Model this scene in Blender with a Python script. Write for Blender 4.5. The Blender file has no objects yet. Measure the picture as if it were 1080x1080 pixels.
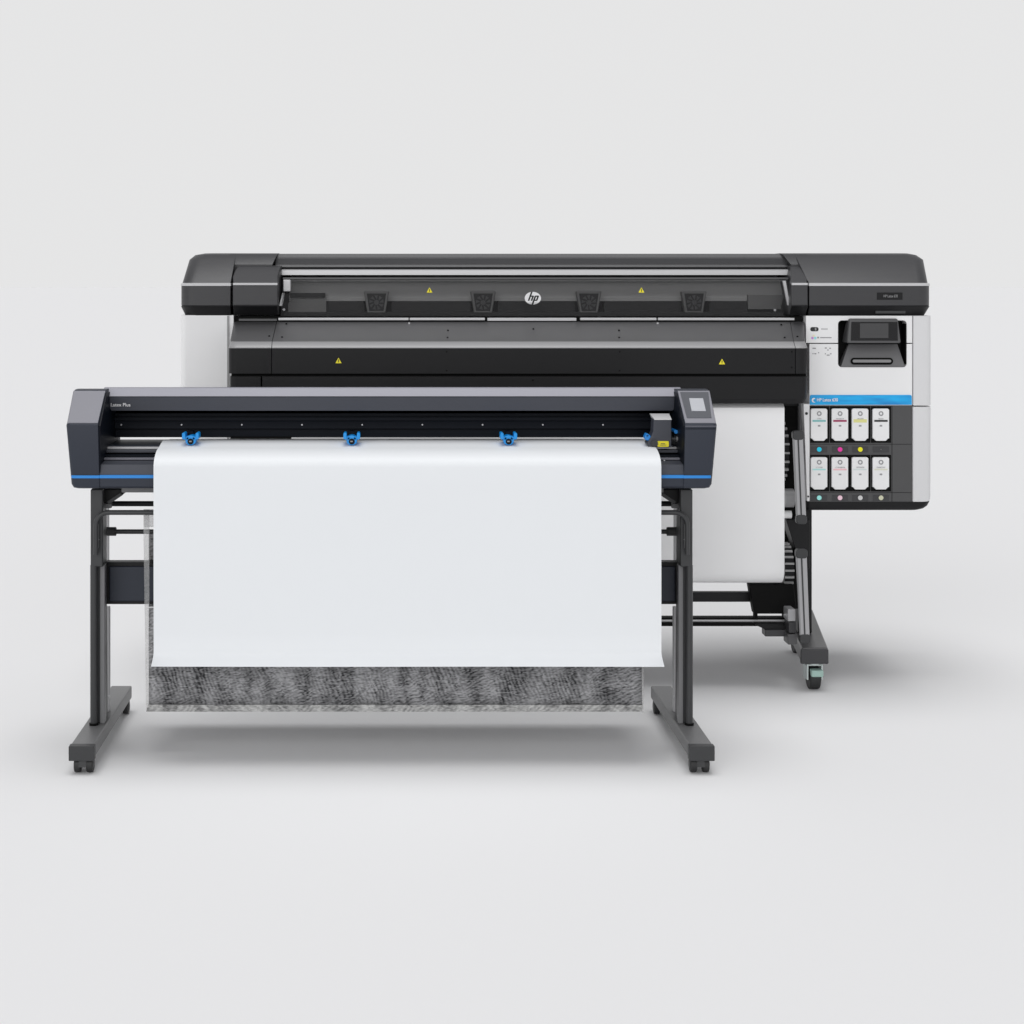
import bpy, bmesh, math
from mathutils import Vector, Matrix
sc = bpy.context.scene
col = sc.collection

# ---------------------------------------------------------------- camera, world, light, exposure
F, CX, HY, D0, H = 1764.0, 410.0, 302.0, 4.5, 1.27     # focal length and eye point, in units of a 1080 px wide frame
cam = bpy.data.cameras.new('camera')
cam.lens = F / 1080 * 36
cam.sensor_width = 36
cam.shift_x = (540 - CX) / 1080
cam.shift_y = (HY - 540) / 1080
cam.clip_end = 3000
cam.clip_start = 0.05
co = bpy.data.objects.new('camera', cam)
col.objects.link(co)
co.location = (0, -D0, H)
co.rotation_euler = (math.pi / 2, 0, 0)
sc.camera = co

w = bpy.data.worlds.new("World")
sc.world = w
w.use_nodes = True
nt = w.node_tree
bg = nt.nodes['Background']
tc = nt.nodes.new('ShaderNodeTexCoord')
sx = nt.nodes.new('ShaderNodeSeparateXYZ')
ramp = nt.nodes.new('ShaderNodeValToRGB')
nt.links.new(tc.outputs['Generated'], sx.inputs[0])
nt.links.new(sx.outputs['Z'], ramp.inputs[0])
nt.links.new(ramp.outputs[0], bg.inputs[0])
e = ramp.color_ramp.elements
e[0].position = 0.30; e[0].color = (0.787, 0.787, 0.79, 1)
e[1].position = 0.62; e[1].color = (0.27, 0.27, 0.28, 1)
bg.inputs[1].default_value = 1.0

def sun(name, strength, angle, direction, color=(1, 1, 1)):
    l = bpy.data.lights.new(name, 'SUN')
    l.energy = strength; l.angle = math.radians(angle); l.color = color
    o = bpy.data.objects.new(name, l)
    col.objects.link(o)
    o.location = (0, 0, 5)
    o.rotation_euler = Vector(direction).to_track_quat('-Z', 'Y').to_euler()
    return o
sun('overhead_softbox', 1.52, 38, (0.02, -0.05, -1))
sun('front_fill_light', 1.15, 60, (0.35, 1.0, -0.35))

sc.view_settings.view_transform = 'Standard'
sc.view_settings.look = 'None'
sc.view_settings.exposure = 0
sc.view_settings.gamma = 1
sc.view_settings.use_curve_mapping = False

# ---------------------------------------------------------------- helpers
def X(px, y): return (px - CX) * (D0 + y) / F
def Z(py, y): return H - (py - HY) * (D0 + y) / F

def mat(name, c, rough=0.5, metal=0.0, spec=0.5, bump=0.0, bscale=900, coat=0.0, var=0.0, emis=None):
    m = bpy.data.materials.new(name)
    m.use_nodes = True
    n = m.node_tree.nodes; L = m.node_tree.links
    b = n['Principled BSDF']
    b.inputs['Base Color'].default_value = (*c, 1)
    b.inputs['Roughness'].default_value = rough
    b.inputs['Metallic'].default_value = metal
    b.inputs['Specular IOR Level'].default_value = spec
    b.inputs['Coat Weight'].default_value = coat
    t = n.new('ShaderNodeTexCoord')
    if bump > 0:
        no = n.new('ShaderNodeTexNoise'); no.inputs['Scale'].default_value = bscale
        bp = n.new('ShaderNodeBump'); bp.inputs['Strength'].default_value = bump
        bp.inputs['Distance'].default_value = 0.0006
        L.new(t.outputs['Object'], no.inputs['Vector'])
        L.new(no.outputs['Fac'], bp.inputs['Height'])
        L.new(bp.outputs['Normal'], b.inputs['Normal'])
    if var > 0:
        n2 = n.new('ShaderNodeTexNoise'); n2.inputs['Scale'].default_value = 2.2; n2.inputs['Detail'].default_value = 4
        mx = n.new('ShaderNodeMix'); mx.data_type = 'RGBA'
        mx.inputs['A'].default_value = (*[x * (1 - var) for x in c], 1)
        mx.inputs['B'].default_value = (*[min(1, x * (1 + var)) for x in c], 1)
        L.new(t.outputs['Object'], n2.inputs['Vector'])
        L.new(n2.outputs['Fac'], mx.inputs['Factor'])
        L.new(mx.outputs['Result'], b.inputs['Base Color'])
    if emis:
        b.inputs['Emission Color'].default_value = (*emis[0], 1)
        b.inputs['Emission Strength'].default_value = emis[1]
    return m

M = {}
M['floor'] = mat('studio_floor', (0.80, 0.80, 0.805), 0.9, spec=0.0)
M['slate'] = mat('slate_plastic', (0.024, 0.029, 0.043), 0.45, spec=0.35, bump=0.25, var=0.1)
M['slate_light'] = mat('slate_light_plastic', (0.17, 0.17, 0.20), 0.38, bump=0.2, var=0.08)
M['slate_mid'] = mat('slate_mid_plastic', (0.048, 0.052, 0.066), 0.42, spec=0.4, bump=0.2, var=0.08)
M['beamtop'] = mat('beam_top_sheen', (0.26, 0.26, 0.305), 0.38, bump=0.2, var=0.05)  # overhead sheen on the bevel put into this paler colour
M['navy'] = mat('navy_rail', (0.004, 0.006, 0.011), 0.45, spec=0.12, var=0.2)
M['blue'] = mat('blue_trim', (0.012, 0.22, 0.64), 0.35)
M['clipblue'] = mat('clip_blue', (0.0, 0.27, 0.72), 0.3)
M['alu'] = mat('aluminium', (0.62, 0.62, 0.64), 0.3, metal=0.9)
M['rivet'] = mat('rivet', (0.5, 0.5, 0.52), 0.35, metal=0.6)
M['charcoal'] = mat('charcoal_plastic', (0.042, 0.042, 0.045), 0.40, spec=0.4, bump=0.3, var=0.08)
M['charcoal_dark'] = mat('charcoal_dark_plastic', (0.010, 0.010, 0.011), 0.45, spec=0.22, bump=0.25, var=0.1)
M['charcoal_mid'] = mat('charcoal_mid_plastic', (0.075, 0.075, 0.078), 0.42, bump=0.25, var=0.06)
M['bevel'] = mat('bevel_satin', (0.29, 0.29, 0.295), 0.35)
M['highlight_trim'] = mat('highlight_trim_satin', (0.55, 0.55, 0.56), 0.3)
M['beamgrey'] = mat('window_beam', (0.27, 0.27, 0.27), 0.45)  # beam lightened to stand in for reflections on the window
M['fangrey'] = mat('fan_grey', (0.115, 0.115, 0.115), 0.45)
M['foot'] = mat('foot_coat', (0.16, 0.16, 0.163), 0.4, bump=0.4, var=0.1)
M['printer_foot'] = mat('printer_foot_coat', (0.085, 0.085, 0.088), 0.4, bump=0.4, var=0.1)
M['brace'] = mat('brace_grey', (0.46, 0.46, 0.47), 0.4, var=0.05)
M['silver'] = mat('silver_trim', (0.52, 0.52, 0.53), 0.35, metal=0.3)
M['white'] = mat('white_plastic', (0.82, 0.82, 0.825), 0.45, bump=0.15, var=0.015)
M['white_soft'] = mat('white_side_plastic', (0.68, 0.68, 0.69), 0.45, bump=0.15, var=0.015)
M['black'] = mat('black_recess', (0.004, 0.004, 0.004), 0.6, spec=0.1)
M['gloss'] = mat('gloss_black', (0.008, 0.008, 0.009), 0.12)
M['leg'] = mat('powder_coat', (0.037, 0.038, 0.040), 0.42, spec=0.4, bump=0.4, var=0.1)
M['leg_light'] = mat('powder_coat_light', (0.16, 0.16, 0.165), 0.42, bump=0.4, var=0.08)
M['rubber'] = mat('rubber', (0.018, 0.018, 0.019), 0.55, bump=0.3)
M['paper'] = mat('media_white', (0.79, 0.81, 0.83), 0.5, spec=0.3, var=0.006)
M['paper_grey'] = mat('media_offwhite', (0.92, 0.92, 0.925), 0.55, spec=0.3, var=0.006)
M['yellow'] = mat('label_yellow', (0.92, 0.80, 0.02), 0.5)
M['ink_black'] = mat('print_black', (0.012, 0.012, 0.013), 0.6)
M['print_grey'] = mat('print_grey', (0.30, 0.30, 0.31), 0.6)
M['print_white'] = mat('print_white', (0.85, 0.85, 0.86), 0.5)
M['arm'] = mat('arm_satin', (0.38, 0.38, 0.39), 0.33, metal=0.2, var=0.1)
M['bayrow'] = mat('bay_panel', (0.062, 0.062, 0.064), 0.5, bump=0.3)
M['zinc'] = mat('zinc_plate', (0.62, 0.68, 0.67), 0.35, metal=0.5)
M['mint'] = mat('mint_lever', (0.36, 0.52, 0.47), 0.4)
M['cyanband'] = mat('band_blue', (0.0, 0.30, 0.80), 0.35)
M['screen'] = mat('screen_grey', (0.30, 0.31, 0.34), 0.2, emis=((0.5, 0.52, 0.6), 0.04))
M['screen_dark'] = mat('screen_dark', (0.05, 0.05, 0.052), 0.25)
M['navyspindle'] = mat('spindle_blue', (0.0, 0.05, 0.22), 0.4)
M['gearrib'] = mat('gear_rib', (0.34, 0.34, 0.34), 0.4)

def band_material():
    m = M['cyanband']; n = m.node_tree.nodes; L = m.node_tree.links
    t = n.new('ShaderNodeTexCoord'); no = n.new('ShaderNodeTexNoise'); no.inputs['Scale'].default_value = 9
    mp = n.new('ShaderNodeMapping'); mp.inputs['Scale'].default_value = (1, 1, 6); mp.inputs['Rotation'].default_value = (0, 0.3, 0)
    r = n.new('ShaderNodeValToRGB')
    r.color_ramp.elements[0].position = .35; r.color_ramp.elements[0].color = (0.0, 0.24, 0.62, 1)
    r.color_ramp.elements[1].position = .65; r.color_ramp.elements[1].color = (0.0, 0.42, 0.86, 1)
    L.new(t.outputs['Object'], mp.inputs[0]); L.new(mp.outputs[0], no.inputs['Vector'])
    L.new(no.outputs['Fac'], r.inputs[0]); L.new(r.outputs[0], n['Principled BSDF'].inputs['Base Color'])
band_material()

def mesh_fabric(name, dark, light, scale, transp, slant=0.0):
    """fine woven net: crossed warped threads with broad cloudy patches"""
    m = bpy.data.materials.new(name); m.use_nodes = True
    n = m.node_tree.nodes; L = m.node_tree.links
    b = n['Principled BSDF']; b.inputs['Roughness'].default_value = 0.8; b.inputs['Specular IOR Level'].default_value = 0.1
    t = n.new('ShaderNodeTexCoord')
    facs = []
    for rot, s_, d in ((slant + 0.35, scale, 9.0), (slant - 1.15, scale * 1.25, 12.0)):
        m2 = n.new('ShaderNodeMapping'); m2.inputs['Rotation'].default_value = (0, rot, 0)
        wv = n.new('ShaderNodeTexWave'); wv.inputs['Scale'].default_value = s_
        wv.inputs['Distortion'].default_value = d; wv.inputs['Detail'].default_value = 2
        wv.inputs['Detail Scale'].default_value = 0.5
        L.new(t.outputs['Object'], m2.inputs[0]); L.new(m2.outputs[0], wv.inputs['Vector'])
        facs.append(wv.outputs['Fac'])
    pm = n.new('ShaderNodeTexNoise'); pm.inputs['Scale'].default_value = 7; pm.inputs['Detail'].default_value = 2
    L.new(t.outputs['Object'], pm.inputs['Vector'])
    sel = n.new('ShaderNodeMapRange'); sel.inputs['From Min'].default_value = .4; sel.inputs['From Max'].default_value = .6
    L.new(pm.outputs['Fac'], sel.inputs['Value'])
    mu = n.new('ShaderNodeMix')
    L.new(sel.outputs[0], mu.inputs['Factor']); L.new(facs[0], mu.inputs['A']); L.new(facs[1], mu.inputs['B'])
    no = n.new('ShaderNodeTexNoise'); no.inputs['Scale'].default_value = 42; no.inputs['Detail'].default_value = 5; no.inputs['Distortion'].default_value = 2.5
    m4 = n.new('ShaderNodeMapping'); m4.inputs['Rotation'].default_value = (0, slant + .12, 0); m4.inputs['Scale'].default_value = (.75, 1, 2.2)
    L.new(t.outputs['Object'], m4.inputs[0]); L.new(m4.outputs[0], no.inputs['Vector'])
    n3 = n.new('ShaderNodeTexNoise'); n3.inputs['Scale'].default_value = 11; n3.inputs['Detail'].default_value = 4
    m5 = n.new('ShaderNodeMapping'); m5.inputs['Scale'].default_value = (2.2, 1, .7)
    L.new(t.outputs['Object'], m5.inputs[0]); L.new(m5.outputs[0], n3.inputs['Vector'])
    a1 = n.new('ShaderNodeMath'); a1.operation = 'MULTIPLY_ADD'; a1.inputs[1].default_value = 1.3
    L.new(no.outputs['Fac'], a1.inputs[0]); L.new(n3.outputs['Fac'], a1.inputs[2])
    ad = n.new('ShaderNodeMath'); ad.operation = 'MULTIPLY_ADD'; ad.inputs[1].default_value = 0.20
    L.new(mu.outputs[0], ad.inputs[0]); L.new(a1.outputs[0], ad.inputs[2])
    r = n.new('ShaderNodeMapRange'); r.inputs['From Min'].default_value = .92; r.inputs['From Max'].default_value = 1.55
    L.new(ad.outputs[0], r.inputs['Value'])
    mc = n.new('ShaderNodeMix'); mc.data_type = 'RGBA'
    mc.inputs['A'].default_value = (*dark, 1); mc.inputs['B'].default_value = (*light, 1)
    L.new(r.outputs[0], mc.inputs['Factor']); L.new(mc.outputs['Result'], b.inputs['Base Color'])
    tr = n.new('ShaderNodeBsdfTransparent'); mx = n.new('ShaderNodeMixShader')
    mx.inputs[0].default_value = transp
    L.new(b.outputs[0], mx.inputs[1]); L.new(tr.outputs[0], mx.inputs[2])
    L.new(mx.outputs[0], n['Material Output'].inputs[0])
    return m
M['mesh'] = mesh_fabric('basket_mesh', (0.035, 0.035, 0.037), (0.40, 0.40, 0.41), 30, 0.06)
M['hem'] = mesh_fabric('basket_hem', (0.15, 0.15, 0.15), (0.60, 0.60, 0.59), 20, 0.04, 0.5)
M['sheer'] = mesh_fabric('basket_sheer', (0.42, 0.42, 0.42), (0.62, 0.62, 0.62), 26, 0.68)

def glass_mat():
    m = bpy.data.materials.new('smoked_window'); m.use_nodes = True
    n = m.node_tree.nodes; L = m.node_tree.links
    n.remove(n['Principled BSDF'])
    tr = n.new('ShaderNodeBsdfTransparent'); tr.inputs[0].default_value = (0.93, 0.93, 0.93, 1)
    gl = n.new('ShaderNodeBsdfGlossy'); gl.inputs['Roughness'].default_value = 0.12
    fr = n.new('ShaderNodeFresnel'); fr.inputs[0].default_value = 1.45
    mx = n.new('ShaderNodeMixShader')
    L.new(fr.outputs[0], mx.inputs[0]); L.new(tr.outputs[0], mx.inputs[1]); L.new(gl.outputs[0], mx.inputs[2])
    L.new(mx.outputs[0], n['Material Output'].inputs[0])
    return m
M['glass'] = glass_mat()

ROOT = {}
def thing(name, label, cat, loc, group=None):
    o = bpy.data.objects.new(name, None); col.objects.link(o)
    o.location = loc; o.empty_display_size = 0.1
    o['label'] = label; o['category'] = cat
    if group: o['group'] = group
    ROOT[o.name] = Vector(loc)
    return o

def obj(name, bm, m, parent=None, bevel=0.0, seg=2, smooth=35, label=None):
    bmesh.ops.recalc_face_normals(bm, faces=bm.faces)
    off = ROOT[parent.name] if parent else Vector((0, 0, 0))
    bmesh.ops.translate(bm, verts=bm.verts, vec=-off)
    me = bpy.data.meshes.new(name); bm.to_mesh(me); bm.free()
    for p in me.polygons: p.use_smooth = True
    me.set_sharp_from_angle(angle=math.radians(smooth))
    o = bpy.data.objects.new(name, me); col.objects.link(o)
    me.materials.append(M[m] if isinstance(m, str) else m)
    if parent:
        o.parent = parent
        ROOT[o.name] = off
    if bevel > 0:
        b = o.modifiers.new('bevel', 'BEVEL'); b.width = bevel; b.segments = seg
        b.limit_method = 'ANGLE'; b.angle_limit = math.radians(35); b.harden_normals = True
    if label: o['label'] = label
    return o

def NB(): return bmesh.new()
def add(bm, vs, fs):
    v = [bm.verts.new(p) for p in vs]
    for f in fs: bm.faces.new([v[i] for i in f])
    return v
def box(bm, x0, x1, y0, y1, z0, z1):
    add(bm, [(x0, y0, z0), (x1, y0, z0), (x1, y1, z0), (x0, y1, z0), (x0, y0, z1), (x1, y0, z1), (x1, y1, z1), (x0, y1, z1)],
        [(0, 1, 2, 3), (4, 5, 6, 7), (0, 1, 5, 4), (1, 2, 6, 5), (2, 3, 7, 6), (3, 0, 4, 7)])
    return bm
def pbox(bm, px0, px1, py0, py1, y, dy):
    """box whose front face, standing at depth y, spans these frame positions"""
    return box(bm, X(px0, y), X(px1, y), y, y + dy, Z(py1, y), Z(py0, y))
def hexa(bm, a, b):
    """two quads joined into a solid"""
    add(bm, a + b, [(0, 1, 2, 3), (4, 5, 6, 7), (0, 1, 5, 4), (1, 2, 6, 5), (2, 3, 7, 6), (3, 0, 4, 7)])
    return bm
def ext_x(bm, prof, x0, x1):
    """(y,z) outline run from x0 to x1; each may be a list"""
    n = len(prof)
    a = x0 if isinstance(x0, (list, tuple)) else [x0] * n
    b = x1 if isinstance(x1, (list, tuple)) else [x1] * n
    add(bm, [(a[i], prof[i][0], prof[i][1]) for i in range(n)] + [(b[i], prof[i][0], prof[i][1]) for i in range(n)],
        [tuple(range(n)), tuple(range(n, 2 * n))] + [(i, (i + 1) % n, n + (i + 1) % n, n + i) for i in range(n)])
    return bm
def ext_y(bm, out, y0, y1):
    """(x,z) outline run from y0 to y1"""
    n = len(out)
    add(bm, [(p[0], y0, p[1]) for p in out] + [(p[0], y1, p[1]) for p in out],
        [tuple(range(n)), tuple(range(n, 2 * n))] + [(i, (i + 1) % n, n + (i + 1) % n, n + i) for i in range(n)])
    return bm
def rrect(x0, x1, z0, z1, r, seg=5, corners=(1, 1, 1, 1)):
    pts = []
    for k, (cx, cz, a0) in enumerate(((x1 - r, z1 - r, 0), (x0 + r, z1 - r, 90), (x0 + r, z0 + r, 180), (x1 - r, z0 + r, 270))):
        if not corners[k]:
            pts.append(((x1, x0, x0, x1)[k], (z1, z1, z0, z0)[k])); continue
        for i in range(seg + 1):
            a = math.radians(a0 + 90 * i / seg); pts.append((cx + r * math.cos(a), cz + r * math.sin(a)))
    return pts
def plan(x0, x1, yf, yb, rl, rr, seg=8):
    """plan outline with rounded front corners"""
    pts = [(x1, yb), (x0, yb)]
    for i in range(seg + 1):
        a = math.radians(180 + 90 * i / seg); pts.append((x0 + rl + rl * math.cos(a), yf + rl + rl * math.sin(a)))
    for i in range(seg + 1):
        a = math.radians(270 + 90 * i / seg); pts.append((x1 - rr + rr * math.cos(a), yf + rr + rr * math.sin(a)))
    return pts
def loft(bm, levels):
    """levels: (z, x0, x1, yf, yb, rl, rr)"""
    rings = []
    for (z, x0, x1, yf, yb, rl, rr) in levels:
        rings.append([bm.verts.new((p[0], p[1], z)) for p in plan(x0, x1, yf, yb, max(rl, 1e-4), max(rr, 1e-4))])
    n = len(rings[0])
    bm.faces.new(rings[0]); bm.faces.new(rings[-1])
    for a, b in zip(rings, rings[1:]):
        for i in range(n): bm.faces.new((a[i], a[(i + 1) % n], b[(i + 1) % n], b[i]))
    return bm
def cyl(bm, p0, p1, r0, r1=None, seg=20):
    r1 = r0 if r1 is None else r1
    p0, p1 = Vector(p0), Vector(p1); d = (p1 - p0).normalized()
    u = d.orthogonal().normalized(); v = d.cross(u)
    A = []; B = []
    for i in range(seg):
        a = 2 * math.pi * i / seg; w_ = u * math.cos(a) + v * math.sin(a)
        A.append(bm.verts.new(p0 + w_ * r0)); B.append(bm.verts.new(p1 + w_ * r1))
    bm.faces.new(A); bm.faces.new(B)
    for i in range(seg): bm.faces.new((A[i], A[(i + 1) % seg], B[(i + 1) % seg], B[i]))
    return bm
def tube(bm, pts, r, seg=12, flat=1.0):
    pts = [Vector(p) for p in pts]; rings = []
    ref = Vector((0, 1, 0))
    for i, p in enumerate(pts):
        d = (pts[min(i + 1, len(pts) - 1)] - pts[max(i - 1, 0)]).normalized()
        u = ref - d * ref.dot(d); u.normalize(); v = d.cross(u)
        rings.append([bm.verts.new(p + (u * math.cos(2 * math.pi * k / seg) * flat + v * math.sin(2 * math.pi * k / seg)) * r) for k in range(seg)])
    bm.faces.new(rings[0]); bm.faces.new(rings[-1])
    for a, b in zip(rings, rings[1:]):
        for k in range(seg): bm.faces.new((a[k], a[(k + 1) % seg], b[(k + 1) % seg], b[k]))
    return bm
def disc_y(bm, x, z, r, y0, y1, seg=20):
    return cyl(bm, (x, y0, z), (x, y1, z), r, seg=seg)
def text(name, s, height, x, y, z, m, parent, align='LEFT', shear=0.0, tilt=90.0, stretch=1.0, bold=0.0):
    """flat lettering standing at (x,y,z), facing the front"""
    c = bpy.data.curves.new(name, 'FONT'); c.body = s; c.size = height; c.align_x = align
    c.shear = shear; c.extrude = 0.0003; c.offset = bold
    t = bpy.data.objects.new(name, c); col.objects.link(t)
    bpy.context.view_layer.update()
    dg = bpy.context.evaluated_depsgraph_get()
    me = bpy.data.meshes.new_from_object(t.evaluated_get(dg))
    bpy.data.objects.remove(t)
    bm = NB(); bm.from_mesh(me); bpy.data.meshes.remove(me)
    bmesh.ops.scale(bm, vec=(stretch, 1, 1), verts=bm.verts)
    bmesh.ops.transform(bm, matrix=Matrix.Translation((x, y, z)) @ Matrix.Rotation(math.radians(tilt), 4, 'X'), verts=bm.verts)
    return obj(name, bm, m, parent)

# ---------------------------------------------------------------- setting
bm = NB(); add(bm, [(-900, -60, 0), (900, -60, 0), (900, 1800, 0), (-900, 1800, 0)], [(0, 1, 2, 3)])
fl = obj('floor', bm, 'floor'); fl['kind'] = 'structure'

# ================================================================ the large printer (behind)
pr = thing('large_format_printer', 'wide charcoal and white printer at the back with ink cartridge bay and smoked window', 'printer', (0.535, 1.05, 0))

# --- top housing
YH = 0.85
xl, xr = X(189.5, YH), X(984, YH)
def hood_levels(x0, x1, rl, rr, sl, sr):
    zb, z1, z2, z3 = Z(333, YH), Z(322, YH), Z(301, YH), Z(298.5, YH)
    zt = 1.27 + 35 * 5.55 / F
    xm_ = [x1, x1, x1] if not sr else [X(977.5, 1.005), X(970, 1.035), X(961, 1.065)]
    return [(zb, x0 + .014 * sl, x1 - .014 * sr, YH + .025, 1.55, rl * .8, rr * .8),
            (z1, x0, x1, YH, 1.55, rl, rr), (z2, x0, x1, YH, 1.55, rl, rr),
            (z3, x0 + .003 * sl, x1 - .003 * sr, YH + .006, 1.55, rl, rr),
            (zt - .022, x0 + .008 * sl, xm_[0], YH + .155, 1.54, rl, rr),
            (zt - .006, x0 + .024 * sl, xm_[1], YH + .185, 1.52, rl, rr),
            (zt, x0 + .052 * sl, xm_[2], YH + .215, 1.50, rl, rr)]
def highlight_levels(x0, x1, rl, rr):   # edge highlight painted as a pale band just under the sloping lid
    return [(Z(301.5, YH), x0 - .0015, x1 + .0015, YH - .002, 1.2, rl, rr), (Z(299.0, YH), x0 - .0015, x1 + .0015, YH - .002, 1.2, rl, rr),
            (Z(298.4, YH), x0 + .002, x1 - .002, YH + .006, 1.2, rl, rr)]
hl = obj('end_housing', loft(NB(), hood_levels(xl, X(243, YH), .045, .001, 1, 0)), 'charcoal', pr, smooth=28)
obj('highlight_trim', loft(NB(), highlight_levels(xl, X(243, YH), .045, .001)), 'highlight_trim', hl)
hr = obj('end_housing', loft(NB(), hood_levels(X(853.5, YH), xr, .001, .045, 0, 1)), 'charcoal', pr, smooth=28)
obj('highlight_trim', loft(NB(), highlight_levels(X(853.5, YH), xr, .001, .045)), 'highlight_trim', hr)
# dark lower skirts of the end housings
obj('skirt', loft(NB(), [(Z(333.2, YH), xl + .012, X(243, YH), YH + .021, 1.3, .04, .001), (Z(323, YH), xl - .001, X(243, YH), YH - .002, 1.3, .045, .001)]), 'charcoal_dark', hl)
sk = obj('skirt', loft(NB(), [(Z(333.2, YH), X(853.5, YH), xr - .012, YH + .021, 1.3, .001, .04), (Z(323, YH), X(853.5, YH), xr + .001, YH - .002, 1.3, .001, .045)]), 'charcoal_dark', hr)
# inner hinge covers beside the window
def hinge_cover(px0, px1, pxb0, pxb1):
    yf = YH - .004
    bm = NB()
    prof = [(yf + .03, Z(332.5, yf)), (yf - .001, Z(322, yf)), (yf, Z(300, yf)), (yf + .012, Z(298, yf)), (.90, Z(291.5, .90)), (.94, Z(285.5, .94)), (.97, Z(282, .97)), (1.0, Z(280, 1.0)), (1.3, Z(281, 1.0)), (1.3, Z(332, yf))]
    left = px0 < 400
    k = [0, .28, .62, 1.25] if left else [0, .3, .6, 1]
    k2 = [0, .3, .6, 1] if left else [0, .28, .62, 1.35]
    xa = [X(px0, yf)] * 4 + [X(px0 + (pxb0 - px0) * k[i], prof[4 + i][0]) for i in range(4)] + [X(px0 + (pxb0 - px0) * k[3], 1.0), X(px0, yf)]
    xb = [X(px1, yf)] * 4 + [X(px1 + (pxb1 - px1) * k2[i], prof[4 + i][0]) for i in range(4)] + [X(px1 + (pxb1 - px1) * k2[3], 1.0), X(px1, yf)]
    ext_x(bm, prof, xa, xb)
    o = obj('hinge_cover', bm, 'charcoal', pr, bevel=.003)
    obj('highlight_trim', box(NB(), X(px0, yf) + .001, X(px1, yf) - .001, yf - .004, yf + .003, Z(300.8, yf), Z(298.4, yf)), 'highlight_trim', o, bevel=.001)  # pale strip painting the highlight along the cover's front edge
    obj('skirt', ext_x(NB(), [(yf + .028, Z(332.8, yf)), (yf - .005, Z(323, yf)), (yf + .05, Z(323, yf)), (yf + .05, Z(332.8, yf))], X(px0, yf) + .001, X(px1, yf) - .001), 'charcoal_dark', o)
hinge_cover(245.5, 293, 253, 297.5)
hinge_cover(834.5, 852, 832.5, 849)
# side housing continues behind the hinge covers
obj('rear_housing', loft(NB(), [(Z(300, 1.0), X(240, .98), X(288.5, .98), .99, 1.55, .001, .001), (Z(279, 1.0), X(240, .98), X(287, .98), .99, 1.55, .001, .001),
                                (Z(268.5, 1.035), X(240, .98), X(291, .98), 1.035, 1.55, .001, .001), (1.38, X(240, .98), X(292, .98), 1.065, 1.5, .001, .001)]), 'charcoal', pr, smooth=28)
obj('rear_housing', loft(NB(), [(Z(300, 1.0), X(836, .98), X(856, .98), .99, 1.55, .001, .001), (Z(279, 1.0), X(835, .98), X(856, .98), .99, 1.55, .001, .001),
                                (Z(268.5, 1.035), X(830, .98), X(856, .98), 1.035, 1.55, .001, .001), (1.38, X(829, .98), X(856, .98), 1.065, 1.5, .001, .001)]), 'charcoal', pr, smooth=28)
# lid
LX0, LX1 = X(289.5, .98), X(834, .98)
lid = obj('lid', ext_x(NB(), [(1.5, 1.378), (1.07, 1.378), (1.045, Z(271.5, 1.045)), (1.040, Z(272.5, 1.04)), (1.03, Z(278.5, 1.03)), (1.018, Z(279.5, 1.02)), (1.010, Z(281.5, 1.01)), (1.02, Z(283.5, 1.02)), (1.5, Z(284, 1.02))],
                         [X(291, 1.04)] * 4 + [LX0] * 4 + [X(291, 1.04)], [X(829, 1.04)] * 4 + [LX1] * 4 + [X(829, 1.04)]), 'charcoal', pr, smooth=20)
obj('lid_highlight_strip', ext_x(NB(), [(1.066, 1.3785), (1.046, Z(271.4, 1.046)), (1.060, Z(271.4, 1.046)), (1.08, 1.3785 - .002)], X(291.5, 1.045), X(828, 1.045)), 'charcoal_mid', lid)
obj('silver_bar', ext_x(NB(), [(1.005, Z(284, 1.0)), (.994, Z(285.0, 1.0)), (.990, Z(290, .99)), (1.03, Z(290, .99)), (1.03, Z(284, 1.0))],
                        X(297, .99), X(832, .99)), 'silver', pr)
# smoked window
GY0, GY1 = .95, .872
gz0, gz1 = Z(293, GY0), Z(333.5, GY1)
win = obj('window', hexa(NB(), [(X(299, GY0), GY0, gz0), (X(829, GY0), GY0, gz0), (X(836, GY1), GY1, gz1), (X(296, GY1), GY1, gz1)],
                         [(X(299, GY0), GY0 + .004, gz0), (X(829, GY0), GY0 + .004, gz0), (X(836, GY1), GY1 + .004, gz1), (X(296, GY1), GY1 + .004, gz1)]), 'glass', pr)
def on_glass(py):
    """depth of the sloping window where frame height py meets it"""
    t = (py - 293) / 40.5
    return GY0 + (GY1 - GY0) * t
obj('frame', ext_x(NB(), [(.949, Z(292.6, .949)), (.947, Z(294.6, .947)), (.96, Z(294.6, .947)), (.96, Z(292.6, .949))], X(299, .98), X(829, .98)), 'charcoal_mid', win)
obj('frame', hexa(NB(), [(X(826.0, .93), .935, Z(296, .935)), (X(829, .93), .935, Z(296, .935)), (X(833.8, .88), .885, Z(322, .885)), (X(831.2, .88), .885, Z(322, .885))],
             [(X(826, .93), .945, Z(296, .935)), (X(829, .93), .945, Z(296, .935)), (X(833.8, .88), .895, Z(322, .885)), (X(831.2, .88), .895, Z(322, .885))]), 'silver', win)
obj('hinge', pbox(NB(), 298.5, 306.5, 295, 307.5, .915, .02), 'silver', win, bevel=.003)
obj('hinge', hexa(NB(), [(X(297.5, .91), .93, Z(309, .93)), (X(300, .91), .93, Z(309, .93)), (X(298, .9), .9, Z(322.5, .9)), (X(294.5, .9), .9, Z(322.5, .9))],
             [(X(297.5, .91), .94, Z(309, .93)), (X(300, .91), .94, Z(309, .93)), (X(298, .9), .91, Z(322.5, .9)), (X(294.5, .9), .91, Z(322.5, .9))]), 'silver', win)
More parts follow.
